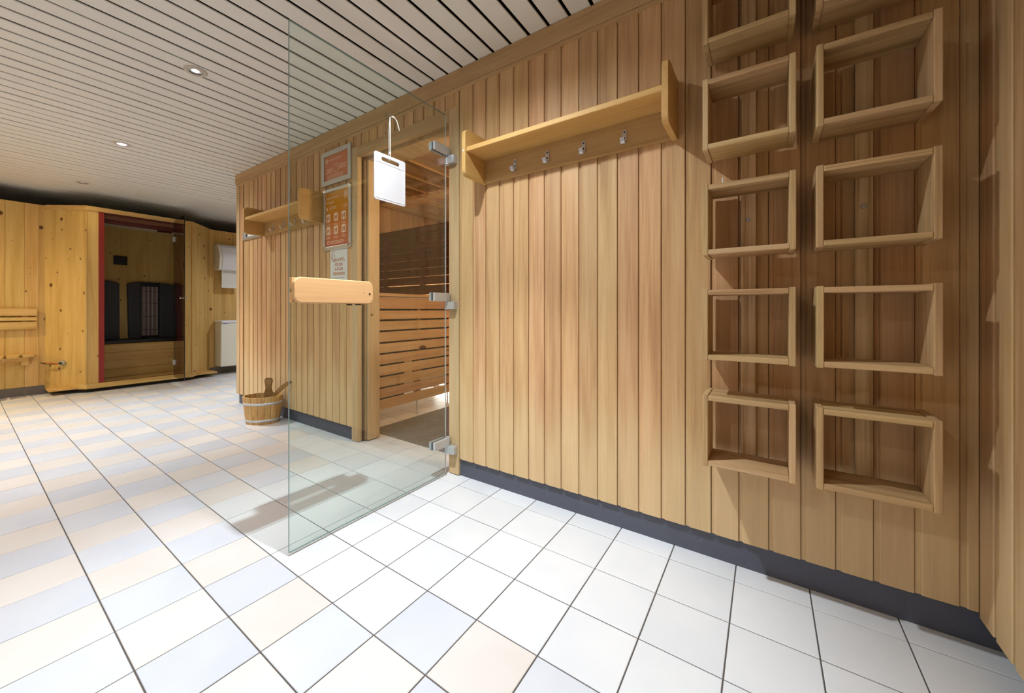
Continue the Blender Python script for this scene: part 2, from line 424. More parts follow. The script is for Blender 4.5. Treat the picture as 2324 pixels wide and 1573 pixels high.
# ------------------------------------------------------------------ ceiling
ceil = MB().box(X_FAR, X_R + .2, Y_BACK, 3.0, HC + .07, HC + .12).build('ceiling', M['void'])
tag(ceil, 'suspended ceiling of pale narrow slats with dark joints', 'ceiling', kind='structure')
SM = 0.1033; SW = 0.0885
def slat_mesh(y0, y1):
    p = [(-SW/2, HC + .006), (-SW/2, HC + .002), (-SW/2 + .002, HC), (SW/2 - .002, HC), (SW/2, HC + .002), (SW/2, HC + .006)]
    return MB().prism(p, 'y', y0, y1).mesh('slat', M['slat'])
sA = slat_mesh(Y_BACK, -0.004); sB = slat_mesh(Y_BACK, 2.98)
x = 0.683 + SM / 2 + 10 * SM
while x > X_FAR:
    if x < X_R + .02: inst('slat', sA if x > -2.9 else sB, ceil, (x, 0, random.uniform(-.0008, .0008)))
    x -= SM

# ------------------------------------------------------------------ sauna front wall
BW = 0.0845; ZB, ZT = 0.092, 2.085
wall = MB().box(-2.86, -1.03, 0.004, 0.13, 0, HC + .06).box(-0.07, X_R + .2, 0.004, 0.13, 0, HC + .06).box(-1.03, -0.07, 0.004, 0.13, 1.985, HC + .06).build('wall_front', M['backing'])
tag(wall, 'sauna front wall clad in vertical tan wooden boards', 'wall', kind='structure')
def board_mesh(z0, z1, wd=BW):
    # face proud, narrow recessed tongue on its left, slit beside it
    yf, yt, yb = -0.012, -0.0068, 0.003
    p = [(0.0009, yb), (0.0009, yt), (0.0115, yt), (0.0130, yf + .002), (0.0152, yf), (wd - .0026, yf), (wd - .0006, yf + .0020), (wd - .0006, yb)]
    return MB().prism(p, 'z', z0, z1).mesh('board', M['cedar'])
b_full = board_mesh(ZB, ZT); b_over = board_mesh(1.985, ZT)
x = 0.0255
xs = []
while x < X_R - 0.02:
    xs.append(x); x += BW
for x in xs:
    wd = min(BW, X_R - x)
    inst('board', b_full if wd > BW - .001 else board_mesh(ZB, ZT, wd), wall, (x, 0, 0))
inst('board', board_mesh(ZB, ZT, 0.0255 + 0.0685), wall, (-0.0685, 0, 0))
x = -1.102
while x > -2.66:
    inst('board', b_full, wall, (x, 0, 0)); x -= BW
inst('board', board_mesh(ZB, ZT, x + BW + 2.735), wall, (-2.735, 0, 0))
inst('board', board_mesh(ZB, ZT, 0.075), wall, (-2.826, 0, 0)) 
x = -1.0175
while x < -0.1:
    wd = BW if x < -.2 else -0.0695 - x
    inst('board', b_over if abs(wd - BW) < .001 else board_mesh(1.985, ZT, wd), wall, (x, 0, 0)); x += BW
# corner post and cornice
MB().box(-2.886, -2.822, -0.016, 0.05, 0.09, ZT).build('corner_trim', M['cedar_post'], wall, bevel=.003)
tr1 = MB().box(-2.89, X_R, -0.024, 0.003, ZT - .002, HC - .001).build('trim_1', M['cedar_x'], bevel=.003)
tag(tr1, 'long wooden cornice board along the top of the sauna front wall', 'trim', kind='structure')
MB().prism([(-.018, ZT), (-.022, ZT - .006), (-.022, ZT - .014), (-.012, ZT - .02), (0, ZT - .02), (0, ZT)], 'x', -2.86, X_R).build('bead', M['cedar_x'], tr1)
# side of the sauna cabin, round the corner
sw_ = MB().box(-2.87, -2.83, 0.01, 2.9, 0, HC).build('wall_cabin_side', M['backing'])
tag(sw_, 'side wall of the sauna round the left corner', 'wall', kind='structure')
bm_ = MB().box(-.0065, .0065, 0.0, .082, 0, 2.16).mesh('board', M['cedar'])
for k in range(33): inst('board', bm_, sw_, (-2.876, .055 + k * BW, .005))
# skirting
for (a, b_, lab, scr) in ((-0.069, X_R + .1, 'dark grey skirting strip under the boards right of the door', (0.465, 1.085, 1.615)), (-2.86, -1.033, 'dark grey skirting strip under the boards left of the door', (-1.72, -1.13))):
    sk = MB().box(a, b_, 0.0, 0.012, 0.0, 0.115).build('baseboard_front', M['skirt'])
    tag(sk, lab, 'skirting', kind='structure')
    for sx in scr: MB().lathe([(0.0, -.002), (.0045, -.002), (.006, 0)], (sx, -.0005, .05), 10, axis='y').build('screw', M['screw'], sk)
# right wall
wr = MB().box(X_R + .015, X_R + .15, Y_BACK, 0.0, 0.085, HC + .06).build('wall_right', M['backing'])
tag(wr, 'adjoining right wall clad in vertical tan boards', 'wall', kind='structure')
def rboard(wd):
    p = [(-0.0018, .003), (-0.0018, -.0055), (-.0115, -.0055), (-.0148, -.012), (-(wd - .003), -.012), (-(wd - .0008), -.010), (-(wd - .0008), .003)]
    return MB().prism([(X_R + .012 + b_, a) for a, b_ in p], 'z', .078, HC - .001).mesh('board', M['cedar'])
rb = rboard(0.0865)
y = 0.004
while y > -3.5:
    inst('board', rb, wr, (0, y, 0)); y -= 0.0865
wk = MB().box(X_R + .15, X_R + .17, Y_BACK, 0.1, 0, .12).build('baseboard_right', M['skirt']); tag(wk, 'dark recessed skirting under the right wall', 'skirting', kind='structure')
# walls behind the camera and far left
wb = MB().box(X_FAR, X_R + .2, Y_BACK - .1, Y_BACK, 0, HC + .06).build('wall_back', M['wallpaint']); tag(wb, 'plain pale wall opposite the sauna front', 'wall', kind='structure')
wl_ = MB().box(X_FAR - .1, X_FAR, Y_BACK, 3.0, 0, HC + .06).build('wall_left', M['wallpaint']); tag(wl_, 'plain end wall behind the pine cabin', 'wall', kind='structure')
wn = MB().box(X_FAR, -2.83, 2.9, 3.0, 0, HC + .06).build('wall_end', M['wallpaint']); tag(wn, 'plain wall at the end of the side passage', 'wall', kind='structure')

# ------------------------------------------------------------------ door frame and glass door
fr = thing('trim_2', 'wooden frame of the sauna doorway with casing and deep jambs', 'door frame', (-.55, 0, 0), kind='structure')
def fpart(name, mb, mat, **k):
    o = mb.build(name, M[mat], None, **k); o.parent = fr; o.matrix_parent_inverse = Matrix.Translation((.55, 0, 0)); return o
fpart('casing', MB().box(-1.032, -0.967, -.014, .02, 0.004, 1.986), 'cedar_post', bevel=.002)
fpart('casing', MB().box(-0.139, -0.0695, -.014, .13, 0.004, 1.986), 'cedar_post', bevel=.002)
fpart('header', MB().box(-0.967, -0.139, -.014, .02, 1.918, 1.986), 'cedar_x', bevel=.002)
fpart('stop', MB().box(-0.985, -0.958, .03, .045, 0.006, 1.935), 'cedar_post', bevel=.001)
fpart('seal', MB().box(-0.985, -0.950, .0201, .030, 0.012, 1.93), 'seal')  # dark strip coloured as the shade in the groove beside the jamb
fpart('stop', MB().box(-0.967, -0.139, .02, .045, 1.93, 1.95), 'cedar_x', bevel=.001)
fpart('jamb', MB().box(-0.985, -0.930, .0455, .135, 0.006, 1.915), 'cedar_post', bevel=.002)
fpart('lintel', MB().box(-0.985, -0.139, .045, .20, 1.905, 1.95), 'sauna', bevel=.002)

fpart('knot', MB().lathe([(0, .0006), (.010, .0006), (.0115, 0)], (-.9298, .072, .855), 12, axis='x', sx=1.1, sy=.8), 'ladlewood')
GX = -0.135
door = thing('door_1', 'frameless clear glass sauna door standing open at a right angle', 'door', (GX, -.04, 0), kind='structure')
def dpart(name, mb, mats, parent=None, **k):
    o = mb.build(name, mats, None, **k)
    o.parent = parent or door
    if parent is None: o.matrix_parent_inverse = Matrix.Translation((-GX, .04, 0))
    return o
pm = MB()
pm.add([(GX-.004,-.86,.012),(GX+.004,-.86,.012),(GX+.004,-.045,.012),(GX-.004,-.045,.012),(GX-.004,-.86,1.94),(GX+.004,-.86,1.94),(GX+.004,-.045,1.94),(GX-.004,-.045,1.94)],
       [(1,2,6,5),(3,0,4,7)], 0)
pm.add([(GX-.004,-.86,.012),(GX+.004,-.86,.012),(GX+.004,-.045,.012),(GX-.004,-.045,.012),(GX-.004,-.86,1.94),(GX+.004,-.86,1.94),(GX+.004,-.045,1.94),(GX-.004,-.045,1.94)],
       [(0,1,5,4),(4,5,6,7),(0,3,2,1)], 1)
pm.add([(GX+.004,-.045,.012),(GX-.004,-.045,.012),(GX-.004,-.045,1.94),(GX+.004,-.045,1.94)], [(0,1,2,3)], 2)
dpart('glass_pane', pm, [M['pane'], M['paneedge'], M['paneedge2']])
for zc in (1.740, 0.958, 0.183):
    h = dpart('hinge', MB().box(GX+.005, GX+.022, -.147, -.048, zc-.022, zc+.022).box(GX-.022, GX-.005, -.147, -.048, zc-.022, zc+.022), M['steel'], bevel=.003)
    for o_, mb_, mt in (('gasket', MB().box(GX-.0055, GX+.0055, -.143, -.05, zc-.019, zc+.019), 'rubber'),
                        ('knuckle', MB().lathe([(0, zc-.066), (.0145, zc-.066), (.0145, zc-.022)], (GX+.003, -.034, 0), 16).lathe([(.0145, zc-.021), (.0145, zc+.022), (0, zc+.022)], (GX+.003, -.034, 0), 16), 'steel'),
                        ('wall_block', MB().box(GX+.003, GX+.058, -.046, -.014, zc-.064, zc-.023), 'steel')):
        q = mb_.build(o_, M[mt], None, bevel=.0025 if o_ == 'wall_block' else 0, smooth=(o_ == 'knuckle')); q.parent = h
# handle: two grips, one on each face of the glass
for s in (1, -1):
    xa, xb, xc = GX + s*.004, GX + s*.024, GX + s*.044
    ya, yb_ = (-.862, -.533) if s == 1 else (-.80, -.56)
    if s == -1: xb, xc = GX - .018, GX - .032
    pts = rrect(ya, yb_, .915, 1.010, .026, 6, (1, 1, 1, 1))
    # slot cut in the free end
    pts = [p for p in pts]
    mb = MB().prism(pts, 'x', min(xb, xc), max(xb, xc))
    mb2 = MB().box(min(xa, xb), max(xa, xb), -.795, -.74, .92, 1.005).box(min(xa, xb), max(xa, xb), -.61, -.565, .92, 1.005) if s == -1 else MB().box(min(xa, xb), max(xa, xb), -.861, -.74, .917, .955).box(min(xa, xb), max(xa, xb), -.850, -.74, .955, .967).box(min(xa, xb), max(xa, xb), -.861, -.74, .967, 1.008).box(min(xa, xb), max(xa, xb), -.61, -.537, .918, 1.007)
    hd = dpart('handle', mb, M['beech'], bevel=.004, seg=3)
    q = mb2.build('spacer', M['beech'], None, bevel=.001); q.parent = hd
    for yy, zz, rr in (((-.552, .957, .0045), (-.578, .962, .002)) if s == 1 else ()):
        q = MB().lathe([(0, s*.0008), (rr, s*.0008), (rr, -s*.002)], (xc, yy, zz), 10, axis='x').build('screw', M['darkscrew' if rr > .003 else 'screw'], None); q.parent = hd
    q = MB().box(min(xb, xc)+.004, max(xb, xc)-.004, -.612, -.59, .910, .9155).build('stop_pad', M['darkscrew'], None); q.parent = hd

# hanging white board with cord and suction hook
bx = GX + .012
cb = thing('cutting_board', 'white plastic cutting board hanging by a cord on the glass door', 'cutting board', (bx, -.42, 1.378))
def cpart(name, mb, mat, parent=None, **k):
    o = mb.build(name, M[mat], None, **k); o.parent = cb; o.matrix_parent_inverse = Matrix.Translation((-bx, .42, -1.378)); return o
outer = rrect(-.505, -.335, 1.378, 1.588, .008, 4)
inner = rrect(-.470, -.368, 1.555, 1.574, .009, 4)
bmb = bmesh.new()
def ring(bm, pts, x): return [bm.verts.new((x, p[0], p[1])) for p in pts]
loops = []
for xx_ in (bx - .003, bx + .003):
    a = ring(bmb, outer, xx_); c = ring(bmb, inner, xx_)
    ea = [bmb.edges.new((a[k], a[(k+1) % len(a)])) for k in range(len(a))]; ec = [bmb.edges.new((c[k], c[(k+1) % len(c)])) for k in range(len(c))]
    bmesh.ops.triangle_fill(bmb, edges=ea + ec, use_beauty=True); loops.append((a, c))
for q in (0, 1):
    A, B = loops[0][q], loops[1][q]
    for k in range(len(A)): bmb.faces.new((A[k], A[(k+1) % len(A)], B[(k+1) % len(A)], B[k]))
bmesh.ops.recalc_face_normals(bmb, faces=bmb.faces)
me = bpy.data.meshes.new('board_body'); bmb.to_mesh(me); bmb.free(); me.materials.append(M['white'])
o = bpy.data.objects.new('board_body', me); link(o, cb); o.matrix_parent_inverse = Matrix.Translation((-bx, .42, -1.378))
cpart('rim', MB().box(bx+.003, bx+.0042, -.4995, -.498, 1.386, 1.545).box(bx+.003, bx+.0042, -.342, -.3405, 1.386, 1.545).box(bx+.003, bx+.0042, -.4995, -.3405, 1.386, 1.3875).box(bx+.003, bx+.0042, -.4995, -.3405, 1.545, 1.5465), 'white')
cy_ = -.424
cpart('cord', MB().tube([(bx+.005, cy_, 1.764), (bx+.005, cy_+.001, 1.70), (bx+.006, cy_+.001, 1.60), (bx+.007, cy_, 1.578), (bx, cy_, 1.570), (bx-.006, cy_, 1.58), (bx+.001, cy_-.003, 1.61), (bx+.002, cy_-.004, 1.70), (bx+.005, cy_-.002, 1.764)], .0017, 6)
      .tube([(bx+.008, cy_, 1.764), (bx+.012, cy_+.012, 1.772), (bx+.014, cy_+.03, 1.757), (bx+.014, cy_+.04, 1.728)], .0022, 6).tube([(bx+.010, cy_, 1.766), (bx+.016, cy_+.018, 1.765), (bx+.016, cy_+.034, 1.745), (bx+.015, cy_+.044, 1.718)], .0018, 6).lathe([(0, 1.596), (.004, 1.598), (.004, 1.606), (0, 1.608)], (bx+.004, cy_, 0), 8), 'string', smooth=True)
su = thing('suction_hook', 'small clear suction cup hook on the glass door holding the cord', 'hook', (GX + .004, cy_, 1.77))
q = MB().lathe([(.021, .0), (.018, .002), (.008, .005), (.006, .011), (0, .011)], (0, 0, 0), 20, axis='x').build('cup', M['suction'], su, smooth=True)
MB().tube([(.009, 0, .004), (.016, 0, .004), (.019, 0, -.004), (.018, 0, -.012), (.013, 0, -.013)], .0016, 6).build('wire', M['chrome'], su, smooth=True)

# ------------------------------------------------------------------ coat racks
def coat_rack(x0, label):
    r = thing('coat_rack', label, 'coat rack', (x0, -.012, 1.525), 'coat racks on the boarded wall')
    sidep = MB().prism(rrect(-.172, 0, 0, .222, .028, 5, (1, 0, 0, 1)), 'x', 0, .022).mesh('side_panel', M['ply_z'], .002)
    inst('side_panel', sidep, r, (0, 0, 0)); inst('side_panel', sidep, r, (.893, 0, 0))
    MB().box(.022, .893, -.165, 0, .113, .135).build('shelf_board', M['ply'], r, bevel=.003)
    MB().box(.022, .893, -.020, 0, 0.004, .113).build('back_rail', M['ply_rail'], r, bevel=.002)
    pl = rrect(-.0085, .0085, -.024, .030, .008, 4)
    hm = MB().prism(pl, 'y', -.0025, 0)
    path = [(-.0035, -.018), (-.012, -.028), (-.022, -.030), (-.030, -.024), (-.034, -.012)]
    for a, b_ in zip(path, path[1:]):
        dx, dz = b_[0]-a[0], b_[1]-a[1]; l = math.hypot(dx, dz); nx, nz = -dz/l*.0015, dx/l*.0015
        hm.add([(sx_, a[0]+k*nx, a[1]+k*nz) for sx_ in (-.0085, .0085) for k in (-1, 1)] + [(sx_, b_[0]+k*nx, b_[1]+k*nz) for sx_ in (-.0085, .0085) for k in (-1, 1)],
               [(0,1,3,2),(4,6,7,5),(0,2,6,4),(1,5,7,3),(0,4,5,1),(2,3,7,6)])
    hme = hm.mesh('hook', M['hook'])
    scm = MB().lathe([(0, .0015), (.0032, .0015), (.004, 0)], (0, 0, 0), 8, axis='y').mesh('screw', M['darkscrew'])
    for k in range(4):
        h = inst('hook', hme, r, (.203 + k * .173, -.020, .052))
        inst('screw', scm, h, (0, -.0025, .020)); inst('screw', scm, h, (0, -.0025, -.004))
    MB().lathe([(0, .001), (.0045, .001), (.0045, -.001)], (.011, -.172, .118), 10, axis='y').build('screw_cap', M['white'], r)
    return r
M['ply_z'] = wood('rack_side_plywood', srgb(190, 144, 80), srgb(206, 162, 96), srgb(216, 176, 110), 'y', 0.6, 0.03, 0.004, streak=1.5)
M['ply_rail'] = wood('rack_rail_wood', srgb(166, 126, 76), srgb(190, 150, 98), srgb(204, 166, 116), 'x', 0.7, 0.03, 0.004, streak=1.2)
coat_rack(.100, 'wooden coat rack with four hooks on the wall right of the glass door')
coat_rack(-2.300, 'wooden coat rack with four hooks at the far left end of the boarded wall')

# ------------------------------------------------------------------ box shelves on battens
for bx0, bx1, nm in ((1.216, 1.258, 'left'), (1.503, 1.543, 'right')):
    b_ = MB().box(bx0, bx1, -.030, -.012, .335, 2.06).build('batten', M['batten'], bevel=.0015)
    tag(b_, 'vertical pale wooden batten behind the %s column of box shelves' % nm, 'batten', 'battens behind the box shelves')
    MB().lathe([(0, .001), (.006, .001), (.0075, 0)], ((bx0+bx1)/2-.001, -.0302, 1.195), 10, axis='y').build('screw', M['screw'], b_)
BXW, BXD, TH = .242, .135, .016
def panel(x0, x1, z0, z1, name, mat): return MB().box(x0, x1, -BXD, 0, z0, z1).mesh(name, M[mat], .0022)
BH = .231
p_l = panel(0, TH, 0, BH, 'side_panel', 'ash_z'); p_r = panel(BXW - TH, BXW, 0, BH, 'side_panel', 'ash_z')
p_b = panel(TH, BXW - TH, .003, .003 + TH, 'bottom_panel', 'ash'); p_t = panel(TH, BXW - TH, BH - .003 - TH, BH - .003, 'top_panel', 'ash')
rown = ['lowest', 'second lowest', 'middle', 'second highest', 'topmost']
for ci, (x0, cn) in enumerate(((1.1155, 'left'), (1.403, 'right'))):
    for ri, z0 in enumerate((.385, .727, 1.067, 1.408, 1.750)):
        b_ = thing('box_shelf', '%s open wooden box shelf of the %s column' % (rown[ri], cn), 'box shelf', (x0, -.0302, z0), 'open wooden box shelves', rz=random.uniform(-.004, .004))
        for me_ in (p_l, p_r, p_b, p_t): inst(me_.name.split('.')[0], me_, b_)
        if ri == 2 and ci == 0: MB().box(.052, .056, -.108, -.100, BH, BH + .020).build('splinter', M['paper'], b_)

# ------------------------------------------------------------------ posters and notice
def text(s, size, mat, parent, loc, name='lettering', align='LEFT', bold=0.0, sx=1.0):
    cu = bpy.data.curves.new('txt', 'FONT'); cu.body = s; cu.size = size; cu.align_x = align; cu.offset = bold; cu.resolution_u = 2
    t = bpy.data.objects.new('txt', cu); COL.objects.link(t)
    bpy.context.view_layer.update()
    me = bpy.data.meshes.new_from_object(t.evaluated_get(bpy.context.evaluated_depsgraph_get()))
    bpy.data.objects.remove(t); bpy.data.curves.remove(cu)
    me.materials.clear(); me.materials.append(M[mat])
    o = bpy.data.objects.new(name, me); o.location = loc; o.rotation_euler = (PI/2, 0, 0); o.scale = (sx, 1, 1)
    return link(o, parent)
def outline(mb, x0, x1, z0, z1, t, y0, y1):
    return mb.box(x0, x1, y0, y1, z0, z0+t).box(x0, x1, y0, y1, z1-t, z1).box(x0, x0+t, y0, y1, z0+t, z1-t).box(x1-t, x1, y0, y1, z0+t, z1-t)
YB = -.012
# landscape frame
f1 = thing('poster_frame', 'landscape silver frame with orange clock poster above the larger poster', 'poster', (0, YB, 0), 'framed posters on the boarded wall')
x0, x1, z0, z1 = -1.387, -1.030, 1.784, 2.026; fw_ = .033
for mb in (MB().prism([(x0, z0), (x1, z0), (x1-fw_, z0+fw_), (x0+fw_, z0+fw_)], 'y', -.014, 0), MB().prism([(x0, z1), (x1, z1), (x1-fw_, z1-fw_), (x0+fw_, z1-fw_)], 'y', -.014, 0),
           MB().prism([(x0, z0), (x0, z1), (x0+fw_, z1-fw_), (x0+fw_, z0+fw_)], 'y', -.014, 0), MB().prism([(x1, z0), (x1, z1), (x1-fw_, z1-fw_), (x1-fw_, z0+fw_)], 'y', -.014, 0)):
    mb.build('frame_bar', M['alu'], f1, bevel=.002)
ps = MB().box(x0+.03, x1-.03, -.006, -.002, z0+.03, z1-.03).build('poster_sheet', M['poster_top'], f1)
text('AUFGUSSZEITEN', .023, 'print', ps, (-1.305, -.0065, 1.953), sx=.95)
outline(MB(), -1.345, -1.317, 1.945, 1.975, .003, -.0068, -.0062).box(-1.339, -1.335, -.0068, -.0062, 1.951, 1.969).box(-1.330, -1.326, -.0068, -.0062, 1.951, 1.969).box(-1.324, -1.320, -.0068, -.0062, 1.951, 1.969).build('logo', M['print'], ps)
ck = MB()
for k in range(24):
    a0, a1 = 2*PI*k/24, 2*PI*(k+1)/24
    ck.add([(-1.208 + r_*math.cos(a), -.0066, 1.893 + r_*math.sin(a)) for r_, a in ((.030, a0), (.034, a0), (.034, a1), (.030, a1))], [(0, 1, 2, 3)])
ck.box(-1.2092, -1.2068, -.0068, -.0062, 1.893, 1.914).prism([(-1.208, 1.8918), (-1.194, 1.9055), (-1.1925, 1.904), (-1.2065, 1.8905)], 'y', -.0068, -.0062)
ck.build('clock_drawing', M['print'], ps)
ln = MB()
for k in range(3): ln.box(-1.335 + .01*(k % 2), -1.255, -.0067, -.0062, 1.895 - k*.012, 1.8995 - k*.012); ln.box(-1.165, -1.09 - .012*(k % 2), -.0067, -.0062, 1.905 - k*.012, 1.9095 - k*.012)
for k in range(4): ln.box(-1.32, -1.13 + .01*(k % 2), -.0067, -.0062, 1.85 - k*.009, 1.8525 - k*.009)
ln.build('small_print', M['print'], ps)
# portrait snap frame
f2 = thing('poster_frame', 'portrait silver frame with rounded corners and orange rules poster', 'poster', (0, YB, 0), 'framed posters on the boarded wall')
x0, x1, z0, z1 = -1.369, -1.030, 1.318, 1.756; fw_ = .026
for a in ((x0+.022, x1-.022, z0, z0+fw_), (x0+.022, x1-.022, z1-fw_, z1), (x0, x0+fw_, z0+.022, z1-.022), (x1-fw_, x1, z0+.022, z1-.022)):
    MB().box(a[0], a[1], -.014, 0, a[2], a[3]).build('frame_bar', M['alu'], f2, bevel=.005, seg=3)
for cx_, cz_, cn in ((x0, z0, (1,0,0,0)), (x1-.03, z0, (0,1,0,0)), (x1-.03, z1-.03, (0,0,1,0)), (x0, z1-.03, (0,0,0,1))):
    MB().prism(rrect(cx_, cx_+.03, cz_, cz_+.03, .022, 5, cn), 'y', -.0155, 0).build('corner_cap', M['chrome'], f2, bevel=.003)
ps = MB().box(x0+.02, x1-.02, -.006, -.002, z0+.02, z1-.02).build('poster_sheet', M['poster_low'], f2)
text('Aufgusszeiten', .027, 'print', ps, (-1.332, -.0065, 1.682), sx=1.0)
text('& Regeln', .027, 'print', ps, (-1.332, -.0065, 1.650), sx=1.0)
lo = outline(MB(), -1.112, -1.068, 1.668, 1.716, .004, -.0068, -.0062)
for k in range(3): lo.box(-1.104 + k*.011, -1.098 + k*.011, -.0068, -.0062, 1.678, 1.706)
lo.build('logo', M['print'], ps)
ic = MB(); tx = MB()
for rr_ in range(2):
    for cc in range(3):
        ax, az = -1.332 + cc*.094, 1.520 - rr_*.092
        ic.prism(rrect(ax, ax+.050, az, az+.056, .008, 3), 'y', -.0066, -.0062)
        tx.box(ax+.012, ax+.019, -.0074, -.0067, az+.008, az+.040).box(ax+.032, ax+.039, -.0074, -.0067, az+.010, az+.044).prism([(ax+.019, az+.03), (ax+.032, az+.02), (ax+.032, az+.026), (ax+.019, az+.036)], 'y', -.0074, -.0067)
        ic.box(ax+.022, ax+.027, -.0068, -.0062, az-.012, az-.007)
        for k in range(2): ic.box(ax-.002, ax+.052 - .008*k, -.0067, -.0062, az-.020 - k*.008, az-.0175 - k*.008)
for k in range(3): ic.box(-1.295, -1.215 + .012*(k % 2), -.0067, -.0062, 1.625 - k*.009, 1.6275 - k*.009); ic.box(-1.12, -1.075 + .006*(k % 2), -.0067, -.0062, 1.620 - k*.009, 1.622 - k*.009)
ic.box(-1.332, -1.314, -.0067, -.0062, 1.603, 1.622)
for k in range(3): ic.box(-1.282, -1.12 + .015*(k % 2), -.0067, -.0062, 1.377 - k*.009, 1.380 - k*.009)
for k in range(16):
    a0, a1 = 2*PI*k/16, 2*PI*(k+1)/16
    ic.add([(-1.308 + r_*math.cos(a), -.0066, 1.372 + r_*math.sin(a)) for r_, a in ((.010, a0), (.0145, a0), (.0145, a1), (.010, a1))], [(0, 1, 2, 3)])
ic.build('icons_and_small_print', M['print'], ps)['kind'] = 'stuff'; tx.build('icon_symbols', M['rust'], ps)['kind'] = 'stuff'
# small frame, partly behind the far rack
f3 = thing('poster_frame', 'silver framed sheet peeking out below the far coat rack', 'poster', (0, YB, 0), 'framed posters on the boarded wall')
x0, x1, z0, z1 = -2.720, -2.362, 1.532, 1.774; fw_ = .026
outline(MB(), x0, x1, z0, z1, fw_, -.014, 0).build('frame_bar', M['alu'], f3, bevel=.003)
ps = MB().box(x0+.02, x1-.02, -.006, -.002, z0+.02, z1-.02).build('poster_sheet', M['paper'], f3)
MB().box(x0+.04, x0+.085, -.0068, -.0062, z0+.03, z0+.11).box(x0+.12, x1-.05, -.0068, -.0062, z0+.10, z0+.105).box(x0+.12, x1-.07, -.0068, -.0062, z0+.12, z0+.125).build('print', M['darkprint'], ps)
# paper notice
nt_ = thing('paper_notice', 'white paper notice with rust brown lettering below the posters', 'notice', (0, YB, 0))
ps = MB().box(-1.288, -1.082, -.0025, -.0005, 1.030, 1.325).build('sheet', M['paper'], nt_)
for k, s in enumerate(('KEIN DUFTÖL', 'FÜR DEN', 'AUFGUSS', 'VERWENDEN!')):
    text(s, .030, 'rust', ps, (-1.183, -.0029, 1.232 - k*.0325), align='CENTER', bold=.0006, sx=.78)
tl = MB()
for k, (a, b_) in enumerate(((-1.246, -1.125), (-1.258, -1.105), (-1.245, -1.130), (-1.20, -1.172))):
    xx_ = a
    while xx_ < b_:
        l = random.uniform(.012, .03); tl.box(xx_, min(xx_ + l, b_), -.0031, -.0026, 1.112 - k*.0165, 1.1165 - k*.0165); xx_ += l + .005
tl.build('small_print', M['greyprint'], ps)
lg = MB().box(-1.278, -1.274, -.0031, -.0026, 1.252, 1.262).box(-1.278, -1.262, -.0031, -.0026, 1.250, 1.2525).box(-1.236, -1.2335, -.0031, -.0026, 1.258, 1.288).prism([(-1.264, 1.296), (-1.242, 1.302), (-1.238, 1.299), (-1.236, 1.303), (-1.242, 1.3065), (-1.264, 1.299)], 'y', -.0031, -.0026)
lg.build('logo', M['rust'], ps)['kind'] = 'stuff'
text('SEE', .020, 'rust', ps, (-1.275, -.0029, 1.276), sx=.8); text('SIM', .020, 'rust', ps, (-1.277, -.0029, 1.259), sx=.8)

# ------------------------------------------------------------------ bucket and ladle
BC = Vector((-2.005, -.155, 0)); ang = .603
bk = thing('sauna_bucket', 'oval wooden sauna bucket with two metal hoops on the tiles', 'bucket', tuple(BC), rz=ang)
A0, B0, A1, B1, HB = .122, .093, .146, .112, .212
def oval(a, A, B): return (A * math.cos(a), B * math.sin(a))
NS = 18
for k in range(NS):
    a0, a1 = 2*PI*k/NS + .006, 2*PI*(k+1)/NS - .006; am = (a0+a1)/2
    vs = []
    zt = HB
    for (A, B, z) in ((A0, B0, .0), (A1, B1, zt)):
        for a in (a0, am, a1): vs.append((*oval(a, A, B), z))
        for a in (a0, am, a1): vs.append((*oval(a, A - .014, B - .014), z))
    fs = [(0,1,7,6),(1,2,8,7),(3,9,10,4),(4,10,11,5),(0,6,9,3),(2,5,11,8),(6,7,10,9),(7,8,11,10),(0,3,4,1),(1,4,5,2)]
    MB().add(vs, fs).build('stave', M['bucketwood'], bk, bevel=.001, seg=1)
MB().lathe([(0.0, .02), (1.0, .02)], (0, 0, 0), 24, sx=A0 - .006, sy=B0 - .006).build('bottom', M['bucketwood'], bk)
for z in (.028, .160):
    hp = MB(); n = 40
    vs = []
    for zz in (z - .010, z + .010):
        f_ = zz / HB
        for k in range(n): vs.append((*oval(2*PI*k/n, A0 + (A1-A0)*f_ + .0018, B0 + (B1-B0)*f_ + .0018), zz))
    fs = [(k, (k+1) % n, n + (k+1) % n, n + k) for k in range(n)]
    hp.add(vs, fs)
    h = hp.build('hoop', M['steel'], bk, smooth=True)
    sd = h.modifiers.new('s', 'SOLIDIFY'); sd.thickness = .0015
    for a in (-1.75, -.9): 
        f_ = z / HB; p = oval(a, A0 + (A1-A0)*f_ + .0025, B0 + (B1-B0)*f_ + .0025)
        q = MB().lathe([(0, -.003), (.003, -.002), (.0038, .001)], (0, 0, 0), 8, axis='y').build('rivet', M['rust'], h, loc=(p[0], p[1], z)); 
prof = [(.021, .0), (.021, .10), (.030, .19), (.033, .212), (.024, .238), (.022, .262), (.027, .285), (.031, .305), (.029, .322), (.018, .334)]
pl = [(a, z) for a, z in prof] + [(-a, z) for a, z in reversed(prof)]
MB().prism(pl, 'y', -.009, .009).build('handle_stave', M['ladlewood'], bk, bevel=.003, loc=(-.012, B1 - .02, 0))
ld = thing('ladle', 'wooden ladle leaning in the sauna bucket, handle pointing right', 'ladle', (BC.x, BC.y, .0), rz=ang)
pth = [(.0, -.01, .05), (.03, .0, .13), (.08, .0, .205), (.14, .0, .262), (.19, .0, .302), (.225, .0, .318)]
lm = MB(); wds = [.010, .012, .014, .019, .017, .008]
vs = []; 
for p, wv in zip(pth, wds):
    for a, b_ in ((-1, -1), (1, -1), (1, 1), (-1, 1)): vs.append((p[0] + .4*b_*.006 - a*wv*.38, p[1] + b_*.005, p[2] + a*wv*.8))
fs = [(0,1,2,3), (20,23,22,21)]
